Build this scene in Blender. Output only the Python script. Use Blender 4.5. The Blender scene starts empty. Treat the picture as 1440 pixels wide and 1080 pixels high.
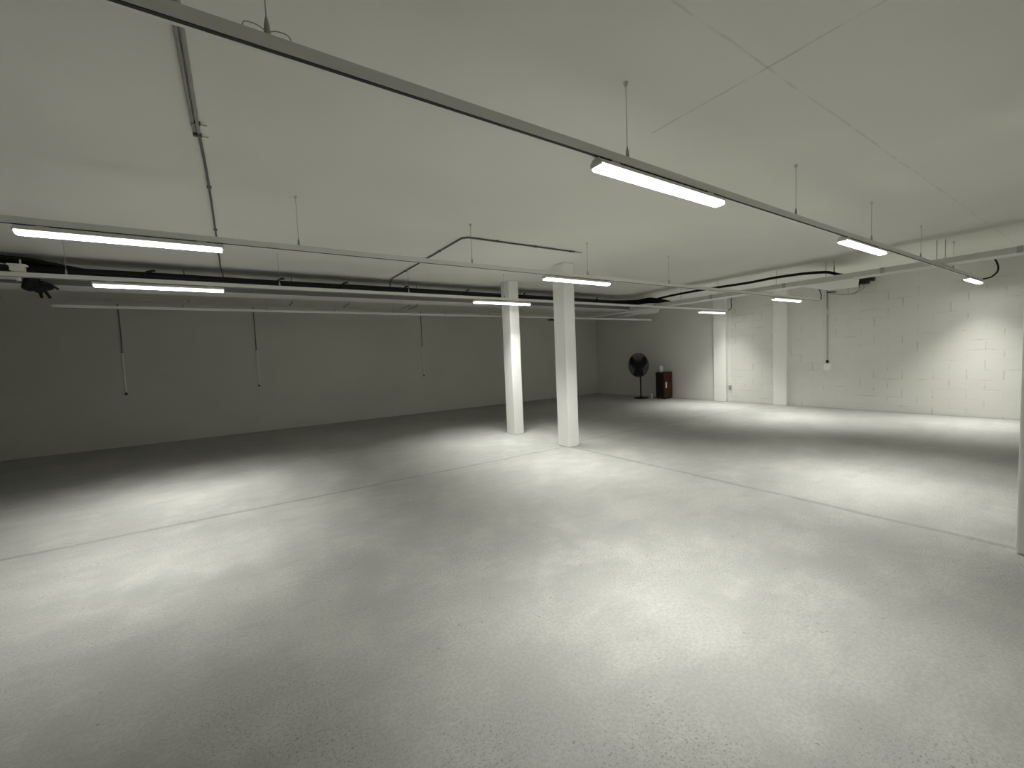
import bpy, bmesh, math, random
from mathutils import Vector, Matrix
random.seed(7)
S = 1.58                       # metres per survey unit (camera height); survey z: floor -1, eye 0
ZC = 1.993 * S                 # ceiling height
COL = bpy.context.scene.collection

def P(x, y, z):
    return Vector((x * S, y * S, (z + 1) * S))

# ------------------------------------------------------------------ mesh builder
class MB:
    def __init__(s): s.v = []; s.f = []
    def add(s, vs, fs):
        o = len(s.v); s.v += [Vector(q) for q in vs]; s.f += [[i + o for i in f] for f in fs]; return s
    def box(s, a, b):
        x0, x1 = sorted((a[0], b[0])); y0, y1 = sorted((a[1], b[1])); z0, z1 = sorted((a[2], b[2]))
        return s.add([(x0,y0,z0),(x1,y0,z0),(x1,y1,z0),(x0,y1,z0),(x0,y0,z1),(x1,y0,z1),(x1,y1,z1),(x0,y1,z1)],
                     [(3,2,1,0),(4,5,6,7),(0,1,5,4),(1,2,6,5),(2,3,7,6),(3,0,4,7)])
    def prism(s, pts, z0, z1):                       # polygon (ccw) in xy, extruded in z
        n = len(pts)
        return s.add([(p[0],p[1],z0) for p in pts] + [(p[0],p[1],z1) for p in pts],
                     [list(range(n))[::-1], list(range(n,2*n))] + [(i,(i+1)%n,n+(i+1)%n,n+i) for i in range(n)])
    def sweep(s, prof, axis0, axis1, up=Vector((0,0,1))):   # profile (side, up) swept between two points
        d = (Vector(axis1) - Vector(axis0)).normalized(); side = d.cross(up).normalized(); u = side.cross(d)
        n = len(prof); vs = []
        for c in (Vector(axis0), Vector(axis1)):
            vs += [c + side * a + u * b for a, b in prof]
        fs = [(i,(i+1)%n,n+(i+1)%n,n+i) for i in range(n)] + [list(range(n))[::-1], list(range(n,2*n))]
        return s.add(vs, fs)
    def tube(s, pts, r, n=8, r2=None):
        pts = [Vector(p) for p in pts]; m = len(pts); vs = []; prev = None
        for i, p in enumerate(pts):
            t = (pts[min(i+1,m-1)] - pts[max(i-1,0)]).normalized()
            if prev is None:
                a = Vector((0,0,1)) if abs(t.z) < .9 else Vector((1,0,0))
                prev = t.cross(a).normalized()
            e1 = (prev - t * prev.dot(t)).normalized(); e2 = t.cross(e1); prev = e1
            rr = r if r2 is None else r + (r2 - r) * i / (m - 1)
            vs += [p + (e1 * math.cos(2*math.pi*k/n) + e2 * math.sin(2*math.pi*k/n)) * rr for k in range(n)]
        fs = [(i*n+k, i*n+(k+1)%n, (i+1)*n+(k+1)%n, (i+1)*n+k) for i in range(m-1) for k in range(n)]
        fs += [list(range(n))[::-1], list(range((m-1)*n, m*n))]
        return s.add(vs, fs)
    def lathe(s, c, prof, n=20, axis=Vector((0,0,1))):      # prof: (radius, along-axis)
        axis = Vector(axis).normalized(); a = Vector((1,0,0)) if abs(axis.x) < .8 else Vector((0,1,0))
        e1 = axis.cross(a).normalized(); e2 = axis.cross(e1); c = Vector(c); vs = []
        for r, h in prof:
            vs += [c + axis*h + (e1*math.cos(2*math.pi*k/n) + e2*math.sin(2*math.pi*k/n))*max(r,1e-4) for k in range(n)]
        m = len(prof)
        fs = [(i*n+k, i*n+(k+1)%n, (i+1)*n+(k+1)%n, (i+1)*n+k) for i in range(m-1) for k in range(n)]
        fs += [list(range(n))[::-1], list(range((m-1)*n, m*n))]
        return s.add(vs, fs)
    def build(s, name, mat, parent=None, bevel=0, smooth=False, seg=2):
        me = bpy.data.meshes.new(name); o = bpy.data.objects.new(name, me); COL.objects.link(o)
        root = parent; off = Vector((0,0,0))
        while root is not None: off += root.location; root = root.parent
        me.from_pydata([tuple(q - off) for q in s.v], [], s.f); me.update()
        bm = bmesh.new(); bm.from_mesh(me); bmesh.ops.recalc_face_normals(bm, faces=bm.faces)
        if smooth:
            for f in bm.faces: f.smooth = True
            for e in bm.edges:
                if len(e.link_faces) == 2 and e.calc_face_angle(0) > .7: e.smooth = False
        bm.to_mesh(me); bm.free()
        me.materials.append(mat)
        if parent is not None: o.parent = parent
        if bevel:
            b = o.modifiers.new('bevel', 'BEVEL'); b.width = bevel; b.segments = seg; b.limit_method = 'ANGLE'
        return o

def smoothpts(pts, k=6):
    pts = [Vector(p) for p in pts]; out = []
    for i in range(len(pts)-1):
        p0 = pts[max(i-1,0)]; p1 = pts[i]; p2 = pts[i+1]; p3 = pts[min(i+2,len(pts)-1)]
        for j in range(k):
            t = j/k
            out.append(.5*((2*p1)+(p2-p0)*t+(2*p0-5*p1+4*p2-p3)*t*t+(3*p1-p0-3*p2+p3)*t**3))
    out.append(pts[-1]); return out

def tag(o, label, cat, group=None):
    o['label'] = label; o['category'] = cat
    if group: o['group'] = group
    return o
def thing(name, label, cat, loc, group=None):
    o = bpy.data.objects.new(name, None); COL.objects.link(o); o.location = loc; o.empty_display_size = .1
    return tag(o, label, cat, group)
def struct(name, mb, mat, **k):
    o = mb.build(name, mat, **k); o['kind'] = 'structure'; return o

# ------------------------------------------------------------------ materials
def new_mat(name):
    m = bpy.data.materials.new(name); m.use_nodes = True
    nt = m.node_tree; return m, nt, nt.nodes['Principled BSDF']
def simple(name, col, rough=.5, metal=0, var=.0, scale=20, bump=0, emis=None, estr=0):
    m, nt, b = new_mat(name)
    b.inputs['Roughness'].default_value = rough; b.inputs['Metallic'].default_value = metal
    tc = nt.nodes.new('ShaderNodeTexCoord'); no = nt.nodes.new('ShaderNodeTexNoise')
    no.inputs['Scale'].default_value = scale; no.inputs['Detail'].default_value = 4
    nt.links.new(tc.outputs['Object'], no.inputs['Vector'])
    mx = nt.nodes.new('ShaderNodeMix'); mx.data_type = 'RGBA'
    mx.inputs[6].default_value = (*[c*(1-var) for c in col], 1); mx.inputs[7].default_value = (*[min(1,c*(1+var)) for c in col], 1)
    nt.links.new(no.outputs['Fac'], mx.inputs[0]); nt.links.new(mx.outputs[2], b.inputs['Base Color'])
    if bump:
        bp = nt.nodes.new('ShaderNodeBump'); bp.inputs['Strength'].default_value = bump; bp.inputs['Distance'].default_value = .004
        nt.links.new(no.outputs['Fac'], bp.inputs['Height']); nt.links.new(bp.outputs['Normal'], b.inputs['Normal'])
    if emis:
        b.inputs['Emission Color'].default_value = (*emis, 1); b.inputs['Emission Strength'].default_value = estr
    return m
class NG:
    """tiny node-graph helper: every method returns an output socket"""
    def __init__(s, nt): s.nt = nt
    def _in(s, n, i, v):
        if hasattr(v, 'is_output'): s.nt.links.new(v, n.inputs[i])
        else: n.inputs[i].default_value = v
    def m(s, op, a, b=0.0, c=0.0):
        n = s.nt.nodes.new('ShaderNodeMath'); n.operation = op
        s._in(n,0,a); s._in(n,1,b); s._in(n,2,c); return n.outputs[0]
    def noise(s, vec, scale, detail=3, rough=.5, out='Fac'):
        n = s.nt.nodes.new('ShaderNodeTexNoise'); n.inputs['Scale'].default_value = scale
        n.inputs['Detail'].default_value = detail; n.inputs['Roughness'].default_value = rough
        s.nt.links.new(vec, n.inputs['Vector']); return n.outputs[out]
    def ramp(s, v, lo, hi, a=0.0, b=1.0):
        n = s.nt.nodes.new('ShaderNodeMapRange'); n.interpolation_type = 'SMOOTHSTEP'
        s._in(n,0,v)
        for i, q in ((1,lo),(2,hi),(3,a),(4,b)): s._in(n,i,q)
        return n.outputs[0]
    def mix(s, f, a, b):
        n = s.nt.nodes.new('ShaderNodeMix'); n.data_type = 'RGBA'
        s._in(n,0,f); s._in(n,6,a); s._in(n,7,b); return n.outputs[2]
    def mapping(s, vec, sc):
        n = s.nt.nodes.new('ShaderNodeMapping'); n.inputs['Scale'].default_value = sc
        s.nt.links.new(vec, n.inputs['Vector']); return n.outputs[0]
    def bump(s, h, strength, dist, normal=None):
        n = s.nt.nodes.new('ShaderNodeBump'); n.inputs['Strength'].default_value = strength; n.inputs['Distance'].default_value = dist
        s.nt.links.new(h, n.inputs['Height'])
        if normal: s.nt.links.new(normal, n.inputs['Normal'])
        return n.outputs[0]
    def line(s, coord, at, w):          # 1 on the line |coord-at|<w
        d = s.m('ABSOLUTE', s.m('SUBTRACT', coord, at)); return s.ramp(d, w*.35, w, 1.0, 0.0)
    def within(s, coord, lo, hi):
        return s.m('MULTIPLY', s.m('GREATER_THAN', coord, lo), s.m('LESS_THAN', coord, hi))
def C4(r, g, b): return (r, g, b, 1.0)

XR, YB = 7.77, 7.73            # right and back wall (survey units)
def mat_floor():
    m, nt, b = new_mat('concrete_floor'); g = NG(nt)
    tc = nt.nodes.new('ShaderNodeTexCoord').outputs['Object']
    sp = nt.nodes.new('ShaderNodeSeparateXYZ'); nt.links.new(tc, sp.inputs[0]); X, Y = sp.outputs[0], sp.outputs[1]
    big = g.noise(tc, .55, 4, .6); mid = g.noise(tc, 2.3, 7, .70)
    sweepv = g.mapping(tc, (1.1, 3.2, 1)); sw = g.noise(sweepv, 1.3, 6, .68)
    fine = g.noise(tc, 55, 3, .7); grit = g.noise(tc, 95, 3, .65)
    c = g.mix(g.ramp(big, .3, .7), C4(.385,.388,.368), C4(.50,.50,.472))
    c = g.mix(g.m('MULTIPLY', g.ramp(mid, .42, .68), .55), c, C4(.57,.57,.54))
    c = g.mix(g.m('MULTIPLY', g.ramp(sw, .48, .70), .32), c, C4(.34,.34,.32))
    c = g.mix(g.m('MULTIPLY', g.ramp(fine, .38, .62), .34), c, C4(.30,.30,.275))
    # exposed dark grit, patchy
    patch = g.ramp(g.noise(tc, .8, 3, .6), .42, .62)
    c = g.mix(g.m('MULTIPLY', g.m('MULTIPLY', g.ramp(grit, .56, .64), patch), .75), c, C4(.17,.17,.155))
    vo = nt.nodes.new('ShaderNodeTexVoronoi'); vo.inputs['Scale'].default_value = 8; nt.links.new(tc, vo.inputs['Vector'])
    spot = g.ramp(vo.outputs['Distance'], .03, .07, 1.0, 0.0)
    c = g.mix(g.m('MULTIPLY', spot, .6), c, C4(.18,.175,.16))
    # saw-cut joints
    wob = g.m('MULTIPLY', g.m('SUBTRACT', g.noise(tc, 1.6, 6, .7), .5), .09)
    Xw = g.m('ADD', X, wob); Yw = g.m('ADD', Y, wob)
    j1 = g.m('MULTIPLY', g.line(Yw, 3.47*S, .050), g.m('LESS_THAN', X, 3.0*S))
    j2 = g.m('MULTIPLY', g.line(Xw, 3.005*S, .050), g.m('LESS_THAN', Y, 3.55*S))
    j3 = g.m('MULTIPLY', .45, g.m('MULTIPLY', g.line(Yw, 3.60*S, .09), g.m('GREATER_THAN', X, 3.2*S)))
    jj = g.m('MINIMUM', g.m('ADD', j1, g.m('ADD', j2, j3)), 1.0)
    brk = g.ramp(g.noise(tc, 6, 4, .7), .3, .55, .35, 1.0)
    jj = g.m('MULTIPLY', jj, brk)
    c = g.mix(g.m('MULTIPLY', jj, .42), c, C4(.20,.20,.185))
    gap_shade = g.m('MAXIMUM', g.ramp(X, XR*S-.06, XR*S-.01), g.ramp(Y, YB*S-.05, YB*S-.01))  # shadow line along the wall bases, painted into the floor colour
    c = g.mix(g.m('MULTIPLY', gap_shade, .75), c, C4(.06,.06,.055))
    nt.links.new(c, b.inputs['Base Color'])
    nt.links.new(g.ramp(mid, .3, .7, .62, .8), b.inputs['Roughness'])
    b.inputs['Specular IOR Level'].default_value = .3
    h = g.m('SUBTRACT', g.m('ADD', g.m('MULTIPLY', fine, .5), g.m('MULTIPLY', grit, .4)), g.m('MULTIPLY', jj, 1.5))
    nt.links.new(g.bump(h, .35, .004), b.inputs['Normal'])
    return m

def mat_ceiling():
    m, nt, b = new_mat('painted_ceiling'); g = NG(nt)
    tc = nt.nodes.new('ShaderNodeTexCoord').outputs['Object']
    sp = nt.nodes.new('ShaderNodeSeparateXYZ'); nt.links.new(tc, sp.inputs[0]); X, Y = sp.outputs[0], sp.outputs[1]
    big = g.noise(tc, .5, 3); fine = g.noise(tc, 18, 5, .6)
    c = g.mix(g.ramp(big, .3, .7), C4(.83,.828,.772), C4(.88,.878,.822))
    wob = g.m('MULTIPLY', g.m('SUBTRACT', g.noise(tc, 3, 3), .5), .03)
    Xw = g.m('ADD', X, wob); Yw = g.m('ADD', Y, wob)
    l1 = g.m('MULTIPLY', g.line(Yw, .758*S, .010), g.within(X, .9*S, 7.0*S))
    l2 = g.m('MULTIPLY', g.line(Xw, 1.648*S, .011), g.within(Y, .2*S, 1.25*S))
    ll = g.m('MULTIPLY', g.m('ADD', g.m('MULTIPLY', l1, .6), l2), g.ramp(g.noise(tc, 5, 3, .7), .40, .60, .15, 1.0))
    c = g.mix(g.m('MULTIPLY', ll, .36), c, C4(.30,.30,.27))
    nt.links.new(c, b.inputs['Base Color']); b.inputs['Roughness'].default_value = .9
    b.inputs['Specular IOR Level'].default_value = .15
    h = g.m('SUBTRACT', g.m('MULTIPLY', fine, .4), ll)
    nt.links.new(g.bump(h, .25, .004), b.inputs['Normal']); return m

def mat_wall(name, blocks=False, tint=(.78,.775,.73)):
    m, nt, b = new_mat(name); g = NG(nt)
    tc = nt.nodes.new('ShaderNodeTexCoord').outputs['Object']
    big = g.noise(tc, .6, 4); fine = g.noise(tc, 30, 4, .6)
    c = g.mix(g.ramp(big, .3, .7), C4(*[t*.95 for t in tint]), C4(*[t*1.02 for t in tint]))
    h = g.m('MULTIPLY', fine, .25)
    if blocks:                                    # painted 50 x 20 cm blocks on the y-z plane
        sp = nt.nodes.new('ShaderNodeSeparateXYZ'); nt.links.new(tc, sp.inputs[0]); Y, Z = sp.outputs[1], sp.outputs[2]
        zr = g.m('ADD', g.m('SUBTRACT', Z, .344 - .2 * 3), 0.0)
        yr = g.m('SUBTRACT', Y, 1.05*S - .49*8)
        row = g.m('FLOOR', g.m('DIVIDE', zr, .2))
        fz = g.m('SUBTRACT', g.m('DIVIDE', zr, .2), row)
        half = g.m('MULTIPLY', g.m('MODULO', row, 2.0), .5)
        u = g.m('ADD', g.m('DIVIDE', yr, .49), half)
        fy = g.m('SUBTRACT', u, g.m('FLOOR', u))
        dz = g.m('MULTIPLY', g.m('MINIMUM', fz, g.m('SUBTRACT', 1.0, fz)), .2)
        dy = g.m('MULTIPLY', g.m('MINIMUM', fy, g.m('SUBTRACT', 1.0, fy)), .49)
        nv = g.ramp(g.noise(tc, 2.4, 4, .75), .46, .62)
        nh = g.ramp(g.noise(g.mapping(tc, (1,.7,2.2)), 2.1, 4, .75), .50, .64)
        nv = g.m('MAXIMUM', nv, .08); nh = g.m('MAXIMUM', nh, .07)
        jz = g.m('MULTIPLY', g.ramp(dz, .004, .012, 1.0, 0.0), nh)
        jy = g.m('MULTIPLY', g.ramp(dy, .006, .016, 1.0, 0.0), nv)
        jj = g.m('MULTIPLY', g.m('MAXIMUM', jz, jy), g.m('LESS_THAN', Y, 4.55*S))
        c = g.mix(g.m('MULTIPLY', jj, .36), c, C4(.36,.355,.32))
        h = g.m('SUBTRACT', h, g.m('MULTIPLY', jj, 1.6))
        # small differences from block to block
        wn = nt.nodes.new('ShaderNodeTexWhiteNoise'); wn.noise_dimensions = '2D'
        cb = nt.nodes.new('ShaderNodeCombineXYZ'); nt.links.new(row, cb.inputs[0]); nt.links.new(g.m('FLOOR', u), cb.inputs[1])
        nt.links.new(cb.outputs[0], wn.inputs['Vector'])
        c = g.mix(g.m('MULTIPLY', wn.outputs['Value'], .07), c, C4(.55,.55,.50))
        b_d = .012
    else: b_d = .004
    nt.links.new(c, b.inputs['Base Color']); b.inputs['Roughness'].default_value = .85
    b.inputs['Specular IOR Level'].default_value = .2
    nt.links.new(g.bump(h, .3, b_d), b.inputs['Normal']); return m

M = dict(
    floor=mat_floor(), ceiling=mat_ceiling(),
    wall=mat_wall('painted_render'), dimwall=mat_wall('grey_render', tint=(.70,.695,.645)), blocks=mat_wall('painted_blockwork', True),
    column=simple('white_column_paint', (.91,.91,.88), .7, var=.03, scale=6, bump=.15),
    anchor=simple('pale_anchor', (.75,.75,.71), .5),
    darktray=simple('shaded_tray_steel', (.16,.16,.145), .55),  # tray steel with the shade of the side walls put into its colour
    rail=simple('pale_grey_rail', (.88,.88,.84), .45, var=.02, scale=8),
    slot=simple('dark_slot', (.02,.02,.018), .6),
    housing=simple('white_lamp_housing', (.72,.72,.70), .4, var=.02),
    steel=simple('galvanised_steel', (.50,.50,.47), .45, .2, .12, 30),
    palepipe=simple('pale_pipe', (.85,.85,.81), .4, var=.04),
    traysteel=simple('painted_tray_steel', (.70,.70,.66), .5, 0, .08, 14),
    wire=simple('wire_steel', (.42,.42,.40), .5, 0),
    pvc=simple('grey_plastic_conduit', (.33,.33,.31), .5, var=.06),
    darkpvc=simple('dark_conduit', (.13,.13,.12), .5, var=.1),
    whitepl=simple('white_plastic', (.72,.72,.69), .4, var=.04),
    black=simple('black_rubber', (.007,.007,.006), .8, var=.2, scale=30),
    charcoal=simple('charcoal_metal', (.012,.012,.012), .7, 0, .2),
    red=simple('dark_red_paint', (.055,.008,.004), .7, var=.25, scale=9),
    redside=simple('very_dark_red', (.008,.003,.0025), .5, var=.25, scale=9),  # near-black version of the cabinet red, for the front panel
    brown=simple('brown_drawer_front', (.060,.017,.006), .7, var=.2, scale=9),
)

def mat_lens():
    m, nt, b = new_mat('glowing_diffuser'); g = NG(nt)
    ge = nt.nodes.new('ShaderNodeNewGeometry'); sp = nt.nodes.new('ShaderNodeSeparateXYZ')
    nt.links.new(ge.outputs['Normal'], sp.inputs[0])
    down = g.ramp(g.m('MULTIPLY', sp.outputs[2], -1.0), .05, .6, 3.0, 21.0)     # face down glows strongest, sides softer
    b.inputs['Base Color'].default_value = (.9,.9,.88,1); b.inputs['Emission Color'].default_value = (1,1,.955,1)
    nt.links.new(down, b.inputs['Emission Strength']); return m
M['lens'] = mat_lens()

# ------------------------------------------------------------------ setting
XL, YF = -4.6, -1.3
T = .25
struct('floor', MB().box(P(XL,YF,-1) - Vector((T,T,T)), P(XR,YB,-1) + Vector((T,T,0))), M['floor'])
struct('ceiling', MB().box(P(XL,YF,.993) - Vector((T,T,0)), P(XR,YB,.993) + Vector((T,T,T))), M['ceiling'])
struct('wall_right', MB().box(P(XR,YF,-1), P(XR,YB,.993) + Vector((T,0,0))), M['blocks'])
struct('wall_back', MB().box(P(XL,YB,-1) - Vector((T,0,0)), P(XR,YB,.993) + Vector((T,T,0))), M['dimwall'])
struct('wall_left', MB().box(P(XL,YF,-1) - Vector((T,0,0)), P(XL,YB,.993)), M['wall'])
struct('wall_front', MB().box(P(XL,YF,-1) - Vector((T,T,0)), P(XR,YF,.993) + Vector((T,0,0))), M['wall'])

def column(name, label, x0, x1, y0, y1, cat='column', capped=True):
    c = thing(name, label, cat, P((x0+x1)/2, (y0+y1)/2, -1))
    MB().box(P(x0,y0,-1), P(x1,y1,.993)).build('shaft', M['column'], c, bevel=.012)
    return c
column('concrete_column', 'white square column in the middle, nearer and taller looking of the two standing free', 2.958, 3.107, 3.400, 3.585)
column('concrete_column', 'white square column standing left of and behind the taller looking one', 2.966, 3.112, 4.468, 4.660)
column('concrete_column', 'white column cut off by the right edge of the picture', 2.940, 3.090, .100, .288)
pl = column('wall_pilaster', 'narrow white pilaster on the right wall nearer the corner with the fan', 7.70, XR, 4.305, 4.545, 'pilaster')
pl = column('wall_pilaster', 'white pilaster on the block wall, second from the corner with the fan', 7.70, XR, 3.265, 3.475, 'pilaster')

# ------------------------------------------------------------------ lighting rails
ZT = .723
XE = 7.53
RAILY = [1.07, 2.735, 4.17, 5.85]
RAILZ = {1.07: 0.0, 2.735: -.013, 4.17: -.007, 5.85: -.012}      # the far rails hang a hair lower
def rail(label, y, x0):
    d = RAILZ[y]; w = .021
    t = thing('lighting_rail', label, 'lighting rail', P((x0+XE)/2, y, ZT+d), 'suspended lighting rails')
    MB().box(P(x0,y-w/2,.6925+d), P(XE,y+w/2,ZT+d)).build('channel', M['rail'], t, bevel=.0025)
    MB().box(P(x0+.004,y-w/2+.0015,.6905+d), P(XE-.004,y+.001,.6925+d)).build('slot', M['slot'], t)
    MB().box(P(x0,y+.001,.6905+d), P(XE,y+w/2,.6925+d)).build('bottom_flange', M['rail'], t)
    MB().box(P(XE,y-w/2-.002,.690+d), P(XE+.006,y+w/2+.002,ZT+.002+d)).build('end_cap', M['whitepl'], t, bevel=.003)
    return t
rail('pale grey suspended rail nearest the viewer, running from the top edge to the right wall', RAILY[0], -3.4)
rail('pale grey suspended rail second from the viewer, passing in front of the two free columns', RAILY[1], -3.4)
rail('pale grey suspended rail third from the viewer, just below the black cable bundle', RAILY[2], -3.4)
rail('unlit pale rail farthest back, along the top of the dark back wall', RAILY[3], -1.45)

def lamp(label, x0, x1, y, power=1.0):
    d = RAILZ[y]; w = .024; B = S + d*S
    t = thing('linear_lamp', label, 'lamp', P((x0+x1)/2, y, .684+d), 'lit linear lamps')
    prof = [(-w*.55*S,.684*S+B),(w*.55*S,.684*S+B),(w*S,.672*S+B),(w*S,.664*S+B),(-w*S,.664*S+B),(-w*S,.672*S+B)]
    MB().sweep(prof, Vector((x0*S,y*S,0)), Vector((x1*S,y*S,0))).build('housing', M['housing'], t, bevel=.002)
    lw = .0252
    lp = [(-lw*S,.664*S+B),(lw*S,.664*S+B),(lw*S,.653*S+B),(lw*.75*S,.6475*S+B),(-lw*.75*S,.6475*S+B),(-lw*S,.653*S+B)]
    MB().sweep(lp, Vector((x0*S+.008,y*S,0)), Vector((x1*S-.008,y*S,0))).build('diffuser', M['lens'], t)
    for xc in (x0+.09, x1-.09):
        MB().box(P(xc-.020,y-.0125,.683+d), P(xc+.020,y+.0125,.6902+d)).build('mounting_clip', M['whitepl'], t, bevel=.002)
    ep = [(-w*.57*S,.6845*S+B),(w*.57*S,.6845*S+B),(w*1.03*S,.672*S+B),(w*1.03*S,.658*S+B),(-w*1.03*S,.658*S+B),(-w*1.03*S,.672*S+B)]
    for xa, xb in ((x0-.003,x0+.003),(x1-.003,x1+.003)):
        MB().sweep(ep, Vector((xa*S,y*S,0)), Vector((xb*S,y*S,0))).build('end_cap', M['housing'], t)
    L = bpy.data.lights.new('lamp_light', 'AREA'); L.shape = 'RECTANGLE'; L.size = (x1-x0)*S*.97; L.size_y = .055
    L.energy = POWER*power; L.color = LCOL; L.spread = math.radians(SPREAD)
    lo = bpy.data.objects.new('lamp_light', L); COL.objects.link(lo); lo.parent = t
    lo.location = Vector((0,0,(.6465-.684)*S))
    return t
POWER, SPREAD, LCOL = 25.3, 92, (1.0, 1.0, .95)
lamp('largest lit linear lamp, on the nearest rail right of the picture centre', 1.100, 1.880, 1.07)
lamp('lit linear lamp on the nearest rail, second along, before the tray crosses above', 3.285, 4.050, 1.07)
lamp('short looking lit lamp at the wall end of the nearest rail', 6.76, 7.46, 1.07)
lamp('lit linear lamp on the second rail at far left, longest on that side', -.767, -.015, 2.735, .76)
lamp('lit linear lamp crossing in front of the nearer free column', 2.169, 2.930, 2.735)
lamp('lit linear lamp in front of the second pilaster, at the end of the second rail', 6.08, 6.865, 2.735)
lamp('lit linear lamp at left on the third rail, below the longer one', -.815, -.040, 4.17, .86)
lamp('lit linear lamp crossing in front of the farther free column', 2.285, 3.065, 4.17)
lamp('small lit lamp at the end of the third rail near the first pilaster', 6.66, 7.42, 4.17)

def hanger(label, x, y, grp, tails=False):
    zt = ZT + RAILZ[y]
    t = thing('suspension_wire', label, 'suspension wire', P(x, y, .993), grp)
    MB().lathe(P(x,y,.993), [(.001,-.028),(.006,-.028),(.012,-.012),(.015,0)], 12).build('ceiling_anchor', M['anchor'], t, smooth=True)
    MB().tube([P(x,y,.988), P(x,y,zt+.012)], .002, 6).build('wire', M['wire'], t)
    gp = MB().lathe(P(x,y,zt), [(.010,0),(.011,.012),(.009,.035),(.005,.055),(.001,.07)], 10).build('gripper', M['wire'], t, smooth=True)
    if tails:
        for s in (-1, 1):
            MB().tube(smoothpts([P(x+.003*s,y,zt+.010), P(x+.02*s,y,zt+.017), P(x+.042*s,y,zt+.015), P(x+.047*s,y,zt)], 5), .0018, 5).build('wire_tail', M['wire'], gp)
    return t
G1, G2, G3, G4 = ['suspension wires of the %s rail' % n for n in ('nearest', 'second', 'third', 'farthest')]
hanger('thin suspension wire with two curled tails at top left of nearest rail', .107, 1.07, G1, True)
hanger('long thin suspension wire above the largest lamp on the nearest rail', 1.264, 1.07, G1)
hanger('thin suspension wire on nearest rail, midway between its first and second lamps', 2.638, 1.07, G1)
hanger('thin suspension wire above the second lamp of the nearest rail', 3.815, 1.07, G1)
hanger('thin suspension wire on nearest rail just left of where the tray crosses', 5.022, 1.07, G1)
hanger('thin suspension wire on nearest rail just beyond the tray, near the wall', 6.17, 1.07, G1)
hanger('thin suspension wire on second rail, between the two ceiling conduits', .355, 2.735, G2)
hanger('thin suspension wire on second rail below the bend of the ceiling conduit', 1.501, 2.735, G2)
hanger('thin suspension wire on second rail just right of the nearer free column', 2.667, 2.735, G2)
hanger('thin suspension wire on second rail, midway between column and right tray', 3.83, 2.735, G2)
hanger('thin suspension wire on third rail above the left end of the small left lamp', -.945, 4.17, G3)
hanger('thin suspension wire on third rail above the middle wall drop', .366, 4.17, G3)
hanger('thin suspension wire on third rail where the angled conduit meets the cables', 1.533, 4.17, G3)
hanger('thin suspension wire on third rail between the two free columns', 2.70, 4.17, G3)
for i, (x, w) in enumerate(((-.44,'left of the second wall drop'),(.36,'above the second wall drop'),(1.13,'midway between second and third wall drops'),
                            (1.90,'just left of the third wall drop'),(2.70,'just right of the third wall drop'),(3.48,'left of the farther free column'))):
    hanger('short looking suspension wire on farthest rail, ' + w, x, RAILY[3], G4)

# ------------------------------------------------------------------ cable trays
def tray_y(t, x0, x1, ya, yb, zb, zt):          # along y: bottom, two sides
    MB().box(P(x0,ya,zb), P(x1,yb,zb+.003)).build('bottom_plate', M['traysteel'], t)
    for a, b in ((x0,x0+.003),(x1-.003,x1)):
        MB().box(P(a,ya,zb+.003), P(b,yb,zt)).build('side_wall', M['traysteel'], t)
tr = thing('cable_tray', 'long pale cable tray on the right running towards the viewer', 'cable tray', P(5.83,2.4,.727))
tray_y(tr, 5.72, 5.935, -.35, 4.85, .727, .781)
for y in (.592, 1.514, 2.453, 3.40, 4.35):
    MB().box(P(5.714,y-.018,.724), P(5.72,y+.018,.783)).build('joint_coupler', M['steel'], tr, bevel=.001)
t2 = thing('cable_tray', 'dark cable tray loaded with black cables along the back left', 'cable tray', P(1.2,4.99,.745))
YA, YZ, TB, TT = 4.86, 5.14, .745, .800
MB().box(P(-3.6,YA,TB), P(5.70,YZ,TB+.003)).build('bottom_plate', M['traysteel'], t2)
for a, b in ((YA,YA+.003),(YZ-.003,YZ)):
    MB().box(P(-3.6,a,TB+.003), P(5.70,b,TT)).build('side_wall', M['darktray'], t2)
fit = thing('tray_corner_fitting', 'pale flat corner fitting where the left and right cable trays meet', 'cable tray', P(6.1,4.8,.727))
MB().prism([(q[0]*S,q[1]*S) for q in ((5.72,4.86),(5.94,4.42),(6.60,4.96),(6.52,5.16),(5.72,5.16))], (1.7225)*S, (1.7265)*S).build('plate', M['traysteel'], fit)
MB().box(P(6.46,5.0,.7265), P(6.475,5.14,.775)).build('side_lip', M['traysteel'], fit)
MB().tube([P(6.3,4.95,.7265), P(6.3,4.95,.993)], .005, 8).build('hanger_rod', M['steel'], fit)
b1 = thing('branch_tray', 'narrow pale tray leaving the corner fitting towards the back wall, left one', 'cable tray', P(5.83,5.4,.727), 'branch trays at the corner')
tray_y(b1, 5.74, 5.93, 5.165, 6.3, .7265, .768)
MB().tube([P(5.83,5.6,.7265), P(5.83,5.6,.993)], .005, 8).build('hanger_rod', M['steel'], b1)
b2 = thing('branch_tray', 'narrow pale tray leaving the corner fitting towards the back wall, right one', 'cable tray', P(6.3,5.4,.727), 'branch trays at the corner')
tray_y(b2, 6.22, 6.43, 5.165, 5.62, .7265, .768)
MB().tube([P(6.3,5.5,.7265), P(6.3,5.5,.993)], .005, 8).build('hanger_rod', M['steel'], b2)
br = thing('branch_tray', 'flat pale tray plate turning from the right tray to the block wall', 'cable tray', P(6.3,2.05,.724))
MB().prism([(q[0]*S,q[1]*S) for q in ((5.73,2.27),(5.73,1.76),(5.94,1.77),(6.70,2.01),(6.62,2.30),(5.94,2.30))][::-1], 1.7205*S, 1.7265*S).build('bottom_plate', M['traysteel'], br)
MB().box(P(6.0,2.28,.7265), P(6.62,2.29,.75)).build('side_wall', M['traysteel'], br)

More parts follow.
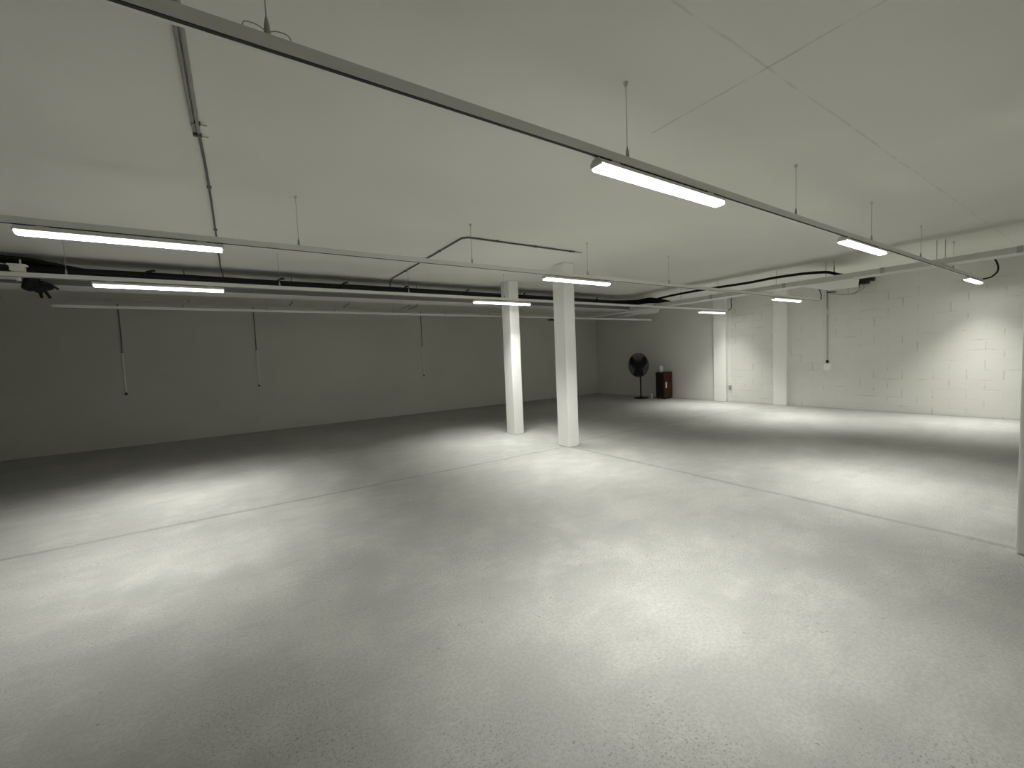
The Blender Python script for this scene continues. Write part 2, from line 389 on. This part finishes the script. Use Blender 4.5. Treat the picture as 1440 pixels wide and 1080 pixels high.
MB().tube([P(6.4,2.16,.7265), P(6.4,2.16,.993)], .004, 8).build('hanger_rod', M['steel'], br)
def rod(label, x, y, z):
    t = thing('threaded_rod', label, 'hanger rod', P(x,y,.993), 'rods holding the right tray')
    MB().tube([P(x,y,.993), P(x,y,z)], .005, 8).build('rod', M['steel'], t)
    MB().lathe(P(x,y,z+.02), [(.009,0),(.009,.035)], 6).build('nut', M['steel'], t)
    MB().box(P(x-.012,y-.010,z-.004), P(x+.012,y+.010,z+.002)).build('foot', M['steel'], t)
rod('left rod of the pair above the right tray where the nearest rail crosses', 5.925, 1.145, .735)
rod('right rod of the pair above the right tray where the nearest rail crosses', 5.925, 1.085, .735)
rod('left rod of the pair above the right tray beside the black cable end', 5.925, 2.085, .735)
rod('right rod of the pair above the right tray beside the black cable end', 5.925, 2.005, .735)
rod('short rod above the right tray, where it crosses the second pilaster', 5.925, 2.63, .735)
rod('short rod above the right tray, nearest the first pilaster', 5.925, 3.42, .735)
rod('short rod above the right tray, farthest into the corner', 5.925, 4.02, .735)

for x, w in ((-.36,'nearest the left picture edge'),(.57,'above the second wall drop'),(1.165,'midway between second and third wall drops'),
             (1.90,'left of a pair by the third wall drop'),(2.00,'right of a pair by the third wall drop'),(3.62,'just right of the farther free column')):
    t = thing('hanging_bracket', 'small L-shaped bracket below the loaded tray, ' + w, 'bracket', P(x, YZ+.015, TB), 'L brackets below the cable tray')
    MB().tube([P(x,YZ+.015,.993), P(x,YZ+.015,.728)], .0075, 8).build('rod', M['pvc'], t)
    MB().box(P(x-.008,YZ+.003,.720), P(x+.008,YZ+.36,.730)).build('arm', M['pvc'], t)

# black cables lying on the loaded tray
cb = thing('cable_bundle', 'thick bundle of black cables lying along the dark back left tray', 'cables', P(1.2,4.99,TT))
def wander(base, amp, f, ph): return base + amp*math.sin(f+ph)
for k in range(9):
    yb_ = YA + .03 + .027*k; zb_ = TB + .02 + (.105 if k < 6 else .06) * (.35 + .65*((k*37) % 10)/10)
    pts = []
    n = 44
    for i in range(n+1):
        x = -3.5 + (5.2+3.5)*i/n
        pts.append(P(x, min(max(wander(yb_, .010, i*.7, k*1.7), YA+.02), YZ-.02), wander(zb_, .006, i*.9, k*2.3)))
    MB().tube(pts, .021 + .004*(k % 3), 7).build('cable', M['black'], cb, smooth=True)
for k, (zz, yy) in enumerate(((.884,.045), (.866,.02), (.842,.016), (.819,.02))):
    pts = [P(-3.5 + 8.75*i/40, YA+yy+.003*math.sin(i*.8+k), zz + .002*math.sin(i*.6+k*2)) for i in range(41)]
    MB().tube(pts, .026, 8).build('cable', M['black'], cb, smooth=True)
for x in (-.62, .40, 1.02, 1.72, 2.55, 3.45, 4.25, 4.9):
    MB().tube(smoothpts([P(x,YA-.006,TT+.01), P(x,YA-.008,.85), P(x+.02,YA+.0,.893), P(x+.05,YA+.03,.912), P(x+.075,YA+.03,.918)], 5), .016, 7).build('cable_tie', M['black'], cb, smooth=True)
# loose cables climbing to the ceiling at far left
for k, (xa, xb_, y) in enumerate(((-.98,-1.42,4.92),(-1.05,-1.5,5.0),(-1.15,-1.7,4.96))):
    MB().tube(smoothpts([P(xa+.3,y,.87), P(xa,y,.885), P((xa+xb_)/2,y,.925), P(xb_,y-.02,.95), P(xb_-.8,y-.03,.955), P(-3.4,y-.04,.955)], 6), .026, 8).build('loose_cable', M['black'], cb, smooth=True)
for k in range(5):
    o = .03*k; z = .82 + .018*k
    MB().tube(smoothpts([P(4.9,YA+.03+.04*k,z+.005), P(5.45,YA+.03+.03*k,z+.01), P(5.78+.02*k,YA-.05+.01*k,z+.012), P(5.80+.022*k,4.55,z+.01), P(5.80+.024*k,4.1,min(z,.77))], 6), .024, 8).build('cable', M['black'], cb, smooth=True)

bc = MB().tube(smoothpts([P(5.90,4.60,.862), P(5.90,4.36,.886), P(5.90,3.97,.900), P(5.90,3.50,.900), P(5.90,2.99,.890), P(5.90,2.63,.897), P(5.90,2.31,.886), P(5.90,2.09,.861), P(5.90,2.015,.838), P(5.88,1.93,.800), P(5.86,1.80,.765), P(5.85,1.6,.750)], 6), .027, 10).build('long_cable', M['black'], cb, smooth=True)
bc['label'] = 'single thick black cable arching above the right tray'

# flexible feeds at the rail ends
def feed(label, pts, r=.009):
    o = MB().tube(smoothpts(pts, 8), r, 8).build('feed_cable', M['black'], smooth=True)
    return tag(o, label, 'cable', 'black feeds to the rail ends')
feed('curved black cable feeding the wall end of the nearest rail', [P(7.60,.985,.9945), P(7.605,.975,.94), P(7.62,.95,.85), P(7.62,.955,.78), P(7.605,1.00,.728), P(7.575,1.055,.712), P(7.5365,1.07,.710)], .014)
feed('short black cable hanging by the end of the second rail', [P(7.50,2.735,.9945), P(7.50,2.735,.90), P(7.54,2.735,.85), P(7.595,2.735,.78), P(7.60,2.735,.735), P(7.575,2.735,.700), P(7.5365,2.735,.697)], .011)
feed('thin black cable dropping to the end of the third rail', [P(7.69,4.17,.9945), P(7.68,4.17,.93), P(7.66,4.17,.86), P(7.67,4.17,.78), P(7.62,4.17,.72), P(7.5365,4.17,.705)], .010)

jb = thing('junction_box', 'small black box under the right tray with a looping grey cable', 'junction box', P(7.64,2.24,.86))
MB().box(P(7.60,2.19,.865), P(XR,2.33,.945)).build('box', M['black'], jb, bevel=.006)
MB().box(P(7.56,2.10,.88), P(7.66,2.18,.935)).build('lid', M['charcoal'], jb, bevel=.004)
for k in range(2):
    MB().tube(smoothpts([P(7.66,2.285-.05*k,.87), P(7.66,2.28-.05*k,.80), P(7.66,2.34-.03*k,.745), P(7.67,2.46,.735), P(7.70,2.60,.775), P(7.73,2.68,.805)], 7), .005, 6).build('loop_cable', M['darkpvc'], jb, smooth=True)
MB().tube(smoothpts([P(7.73,2.70,.805), P(7.72,2.66,.81), P(7.70,2.58,.80)], 6), .013, 8).build('cable_gland', M['black'], jb, smooth=True)

# ------------------------------------------------------------------ conduits
ca = thing('ceiling_conduit', 'long straight dark conduit on the ceiling at left, running towards the back', 'conduit', P(-.062,3.2,.993))
MB().tube([P(-.066,-2.5,.985), P(-.062,2.17,.985)], .011, 8).build('pipe', M['pvc'], ca, smooth=True)
MB().tube([P(-.081,-2.5,.986), P(-.077,2.17,.986)], .009, 8).build('second_pipe', M['pvc'], ca, smooth=True)
MB().tube(smoothpts([P(-.062,2.16,.986), P(-.054,2.8,.986), P(-.057,4.5,.986), P(-.058,4.80,.984), P(-.05,4.93,.96), P(-.04,4.97,.89)], 5), .009, 8).build('cable', M['darkpvc'], ca, smooth=True)
for y in (2.10, 2.20):
    MB().box(P(-.083,y-.007,.980), P(-.052,y+.007,.993)).build('clip', M['darkpvc'], ca)
    MB().tube([P(-.052,y,.984), P(-.030,y,.984)], .004, 6).build('clip_screw', M['steel'], ca)
for y in (2.79, 3.6):
    MB().box(P(-.064,y-.006,.981), P(-.044,y+.006,.993)).build('clip', M['darkpvc'], ca)
c2 = thing('ceiling_conduit', 'angled dark conduit on the ceiling, bending right towards the nearer free column', 'conduit', P(1.59,4,.993))
MB().tube(smoothpts([P(1.60,4.98,.89), P(1.592,4.93,.96), P(1.588,4.82,.984), P(1.588,4.5,.985), P(1.592,3.8,.985), P(1.592,3.12,.985), P(1.60,3.05,.985), P(1.66,3.015,.985), P(1.9,3.012,.985), P(2.76,3.0,.985)], 5), .011, 8).build('pipe', M['darkpvc'], c2, smooth=True)
MB().tube([P(2.74,3.0,.985), P(2.85,2.998,.985)], .007, 8).build('bare_end', M['pvc'], c2, smooth=True)
for x in (1.9, 2.3, 2.72):
    MB().box(P(x-.006,2.994,.979), P(x+.006,3.02,.993)).build('clip', M['darkpvc'], c2)
for y in (3.5, 4.4):
    MB().box(P(1.58,y-.006,.979), P(1.604,y+.006,.993)).build('clip', M['darkpvc'], c2)

def drop_back(label, x, dx, grp='cable drops on the back wall'):
    t = thing('wall_drop', label, 'conduit', P(x, YB, -.27), grp)
    yw = YB - .008
    MB().tube([P(x,yw,.97), P(x+dx,yw,.55), P(x,yw,.30)], .010, 8).build('dark_cable', M['darkpvc'], t, smooth=True)
    MB().tube([P(x,yw,.30), P(x,yw,-.25)], .014, 8).build('pipe', M['palepipe'], t, smooth=True)
    MB().box(P(x-.012,YB-.016,-.278), P(x+.012,YB,-.25)).build('end_gland', M['black'], t, bevel=.004)
    MB().box(P(x-.07,YB-.006,-.345), P(x+.02,YB,-.285)).build('back_plate', M['dimwall'], t, bevel=.003)
    MB().box(P(x-.015,YB-.016,.30), P(x+.015,YB,.316)).build('clip', M['pvc'], t)
drop_back('thin vertical pipe drop on the dark back wall, leftmost', -1.29, .004)
drop_back('thin vertical pipe drop on the dark back wall, second from left', .284, .0)
drop_back('thin vertical pipe drop on the dark back wall, nearest the free columns', 3.047, .0)
t = thing('wall_drop', 'thin vertical pipe on the white block wall right of the pilasters', 'conduit', P(XR, 2.71, -.26))
xw = XR - .008
MB().tube([P(xw,2.715,.90), P(xw,2.712,.55)], .013, 8).build('dark_pipe', M['pvc'], t, smooth=True)
MB().tube([P(xw,2.712,.56), P(xw,2.71,.47)], .020, 10).build('white_sleeve', M['whitepl'], t, smooth=True)
MB().tube([P(xw,2.71,.47), P(xw,2.705,-.24)], .014, 8).build('pipe', M['steel'], t, smooth=True)
MB().box(P(XR-.018,2.69,-.285), P(XR,2.722,-.24)).build('end_gland', M['black'], t, bevel=.004)
MB().box(P(XR-.012,2.655,-.40), P(XR,2.755,-.29)).build('socket_box', M['column'], t, bevel=.004)
t = thing('wall_conduit', 'slim white pipe running down beside the first pilaster', 'conduit', P(XR, 4.245, -1))
MB().tube([P(XR-.008,4.245,.9), P(XR-.008,4.25,-1)], .012, 8).build('pipe', M['column'], t, smooth=True)
MB().box(P(XR-.03,4.235,-.775), P(XR,4.275,-.69)).build('switch_box', M['pvc'], t, bevel=.004)

# feed box and hanging cable ends at far left, dark fitting under the farthest rail
fb = thing('feed_box', 'pale grey feed box sitting on the third rail at far left', 'junction box', P(-1.17,4.17,ZT))
MB().box(P(-1.205,4.145,ZT), P(-1.14,4.195,.757)).build('box', M['rail'], fb, bevel=.004)
MB().box(P(-1.215,4.14,.757), P(-1.13,4.20,.768)).build('lid', M['rail'], fb, bevel=.004)
MB().tube([P(-1.158,4.17,.768), P(-1.158,4.17,.80)], .008, 8).build('cable_entry', M['whitepl'], fb, smooth=True)
st = thing('cable_duct', 'short pale duct left of the black hanging cable ends', 'cable duct', P(-1.9,4.30,.70))
MB().box(P(-3.4,4.285,.683), P(-1.205,4.33,.709)).build('duct', M['rail'], st, bevel=.004)
MB().box(P(-3.4,4.28,.672), P(-1.22,4.335,.683)).build('duct_base', M['darkpvc'], st, bevel=.002)
MB().tube([P(-2.2,4.31,.70), P(-2.2,4.31,.993)], .005, 8).build('hanger_rod', M['steel'], st)
hc = thing('hanging_cables', 'tangle of thick black cable ends hanging under the third rail at far left', 'cables', P(-1.2,4.6,.66))
loops = [[(-1.26,4.90,.722),(-1.26,4.74,.728),(-1.265,4.60,.71),(-1.22,4.58,.668),(-1.16,4.58,.672),(-1.128,4.58,.682)],
         [(-1.23,4.90,.722),(-1.23,4.74,.728),(-1.24,4.60,.72),(-1.19,4.585,.690),(-1.15,4.585,.690),(-1.125,4.585,.675)],
         [(-1.20,4.90,.722),(-1.20,4.74,.728),(-1.21,4.62,.74),(-1.20,4.60,.685),(-1.17,4.59,.66),(-1.150,4.58,.632),(-1.138,4.58,.603)],
         [(-1.17,4.90,.722),(-1.17,4.74,.728),(-1.19,4.64,.73),(-1.205,4.60,.672),(-1.19,4.59,.64),(-1.182,4.58,.606)],
         [(-1.25,4.90,.722),(-1.25,4.74,.728),(-1.215,4.66,.76),(-1.24,4.62,.70),(-1.21,4.60,.662),(-1.18,4.60,.655)]]
for k, l in enumerate(loops):
    MB().tube(smoothpts([P(*q) for q in l], 6), .026 if k in (0,1,4) else .015, 8).build('cable_end', M['black'], hc, smooth=True)
MB().lathe(P(-1.232,4.60,.735), [(.03,-.13),(.055,-.11),(.062,0),(.055,.09),(.03,.11)], 14, Vector((.35,0,1))).build('taped_coil', M['black'], hc, smooth=True)
tg = thing('hanging_tag', 'flat dark fitting under the farthest rail between the two free columns', 'fitting', P(4.78,5.85,.689))
MB().box(P(4.70,5.83,.645), P(4.86,5.87,.665)).build('body', M['black'], tg, bevel=.006)
MB().box(P(4.76,5.835,.665), P(4.80,5.865,.6783)).build('clip', M['darkpvc'], tg)

# ------------------------------------------------------------------ pedestal fan
FX, FY = 7.36, 6.02
fan = thing('pedestal_fan', 'tall black pedestal fan standing in the far right corner', 'fan', P(FX,FY,-1))
fl0 = P(FX,FY,-1)
MB().lathe(fl0, [(.235,0),(.24,.012),(.23,.03),(.06,.05),(.035,.075),(.03,.08)], 28).build('base', M['charcoal'], fan, smooth=True)
MB().tube([fl0 + Vector((0,0,.05)), fl0 + Vector((0,0,.80))], .024, 12).build('pole', M['charcoal'], fan, smooth=True)
MB().lathe(fl0 + Vector((0,0,.74)), [(.030,0),(.034,.02),(.034,.07),(.028,.09)], 14).build('height_collar', M['black'], fan, smooth=True)
hub = fl0 + Vector((-.10, 0, 1.155)); ax = Vector((-1, -.04, .0)).normalized()
MB().tube([fl0 + Vector((0,0,.78)), fl0 + Vector((.02,0,1.08))], .021, 10).build('neck', M['charcoal'], fan, smooth=True)
MB().lathe(hub + ax*-.02, [(.03,-.22),(.085,-.20),(.095,-.10),(.09,0),(.05,.03)], 18, ax).build('motor', M['black'], fan, smooth=True)
e1 = ax.cross(Vector((0,0,1))).normalized(); e2 = e1.cross(ax)
def ring(mb, r, off, rr, n=40):
    pts = [hub + ax*off + (e1*math.cos(2*math.pi*i/n) + e2*math.sin(2*math.pi*i/n))*r for i in range(n+1)]
    return mb.tube(pts, rr, 5)
R0 = .405
for nm, sgn in (('front_guard', 1), ('rear_guard', -1)):
    g_ = MB()
    for r, off in ((.08,.115),(.12,.114),(.16,.112),(.20,.107),(.24,.10),(.28,.092),(.32,.08),(.36,.055)): ring(g_, r, sgn*off, .0042)
    for k in range(72):
        a = 2*math.pi*k/72; d = e1*math.cos(a) + e2*math.sin(a)
        g_.tube([hub + ax*sgn*.115 + d*.05, hub + ax*sgn*.10 + d*.24, hub + ax*sgn*.07 + d*.34, hub + ax*sgn*.012 + d*R0], .0042, 5)
    g_.build(nm, M['charcoal'], fan)
g_ = MB(); ring(g_, R0, 0, .012); g_.build('guard_rim', M['charcoal'], fan)
MB().lathe(hub + ax*.112, [(.075,0),(.07,.012),(.02,.02)], 20, ax).build('badge', M['charcoal'], fan, smooth=True)
for k in range(3):
    a0 = 2*math.pi*k/3 + .5; vs = []; fs = []
    for i in range(9):
        r = .06 + .325*i/8; half = .42 + .26*math.sin(math.pi*min(1,i/8*.9))
        for j in range(5):
            a = a0 + half*(j/2-1)*(.8 if i else .7); tw = .05*(j/2-1)
            vs.append(hub + ax*tw + (e1*math.cos(a) + e2*math.sin(a))*r)
    for i in range(8):
        for j in range(4): fs.append((i*5+j, i*5+j+1, i*5+j+6, i*5+j+5))
    b = MB().add(vs, fs).build('blade', M['black'], fan, smooth=True)
    sm = b.modifiers.new('solid', 'SOLIDIFY'); sm.thickness = .004

# ------------------------------------------------------------------ tool cabinet and small things beside it
cx0, cx1, cy0, cy1 = 7.455, 7.735, 5.49, 5.70
zb, zt = -.975, -.445
cab = thing('tool_cabinet', 'dark red cabinet with a small white sticker, against the wall right of the fan', 'cabinet', P((cx0+cx1)/2,(cy0+cy1)/2,-1))
MB().box(P(cx0,cy0,zb), P(cx1,cy1,zt)).build('body', M['red'], cab, bevel=.012)
MB().box(P(cx0-.006,cy0-.004,zt-.004), P(cx1,cy1+.004,zt+.014)).build('top', M['charcoal'], cab, bevel=.008)
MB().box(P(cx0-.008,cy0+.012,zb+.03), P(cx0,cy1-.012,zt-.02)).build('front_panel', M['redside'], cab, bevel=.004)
for k in range(3):
    z0 = zb + .03 + k*.15
    MB().box(P(cx0+.02,cy0-.007,z0), P(cx1-.02,cy0,z0+.135)).build('side_panel', M['brown'] if k < 2 else M['red'], cab, bevel=.004)
MB().box(P(cx0+.035,cy0-.010,-.765), P(cx0+.085,cy0-.007,-.635)).build('paper_sticker', M['whitepl'], cab)
hd = MB().tube(smoothpts([P(cx0,cy1-.04,zt-.06), P(cx0-.04,cy1-.035,zt-.03), P(cx0-.04,cy0+.035,zt-.03), P(cx0,cy0+.04,zt-.06)], 5), .010, 8)
hd.build('push_handle', M['black'], cab, smooth=True)
for sx in (cx0+.04, cx1-.04):
    for sy in (cy0+.03, cy1-.03):
        w_ = MB().lathe(P(sx,sy-.012,-1) + Vector((0,0,.031)), [(.012,0),(.031,.002),(.031,.036),(.012,.038)], 16, Vector((0,1,0)))
        cp = MB().box(P(sx-.014,sy-.010,zb-.008), P(sx+.014,sy+.022,zb)).build('caster', M['charcoal'], cab)
        w_.build('wheel', M['black'], cp, smooth=True)
jug = thing('plastic_jug', 'pale plastic jug standing on top of the dark red cabinet', 'jug', P(7.54,5.63,zt+.014))
jb0 = P(7.54,5.63,zt+.014)
MB().lathe(jb0, [(.07,0),(.078,.01),(.078,.15),(.07,.18),(.035,.215),(.026,.22),(.026,.24)], 18).build('body', M['whitepl'], jug, smooth=True)
MB().lathe(jb0 + Vector((0,0,.238)), [(.030,0),(.030,.025),(.02,.03)], 14).build('cap', M['pvc'], jug, smooth=True)
MB().tube(smoothpts([jb0+Vector((0,.07,.06)), jb0+Vector((0,.12,.08)), jb0+Vector((0,.115,.16)), jb0+Vector((0,.05,.20))], 5), .011, 8).build('handle', M['whitepl'], jug, smooth=True)
bot = thing('spray_bottle', 'small pale bottle on the floor between the fan and the cabinet', 'bottle', P(7.46,5.81,-1))
bb = P(7.46,5.81,-1)
MB().lathe(bb, [(.032,0),(.036,.008),(.036,.12),(.028,.15),(.014,.17),(.013,.19)], 16).build('body', M['whitepl'], bot, smooth=True)
MB().lathe(bb + Vector((0,0,.188)), [(.017,0),(.017,.03),(.01,.034)], 12).build('cap', M['pvc'], bot, smooth=True)

# ------------------------------------------------------------------ camera, world, colour
cam = bpy.data.cameras.new('camera'); co = bpy.data.objects.new('camera', cam); COL.objects.link(co)
cam.sensor_width = 36; cam.sensor_fit = 'HORIZONTAL'; cam.lens = 583.36/1440*36; cam.clip_start = .05; cam.clip_end = 200
Rm = Matrix(((0.8320644486, 0.0697204653, -0.5502797562), (-0.5530475244, 0.0282459004, -0.8326707662), (-0.0425110461, 0.9971665988, 0.0620611403)))
co.matrix_world = Matrix.Translation(P(0,0,0)) @ Rm.to_4x4()
sc = bpy.context.scene; sc.camera = co
w = bpy.data.worlds.new('world'); w.use_nodes = True; sc.world = w
w.node_tree.nodes['Background'].inputs[0].default_value = (.9, .95, .85, 1); w.node_tree.nodes['Background'].inputs[1].default_value = .0
sc.view_settings.view_transform = 'Standard'; sc.view_settings.look = 'None'; sc.view_settings.exposure = 0.0
sc.cycles.max_bounces = 7; sc.cycles.diffuse_bounces = 5; sc.cycles.adaptive_threshold = .02; sc.cycles.use_denoising = True
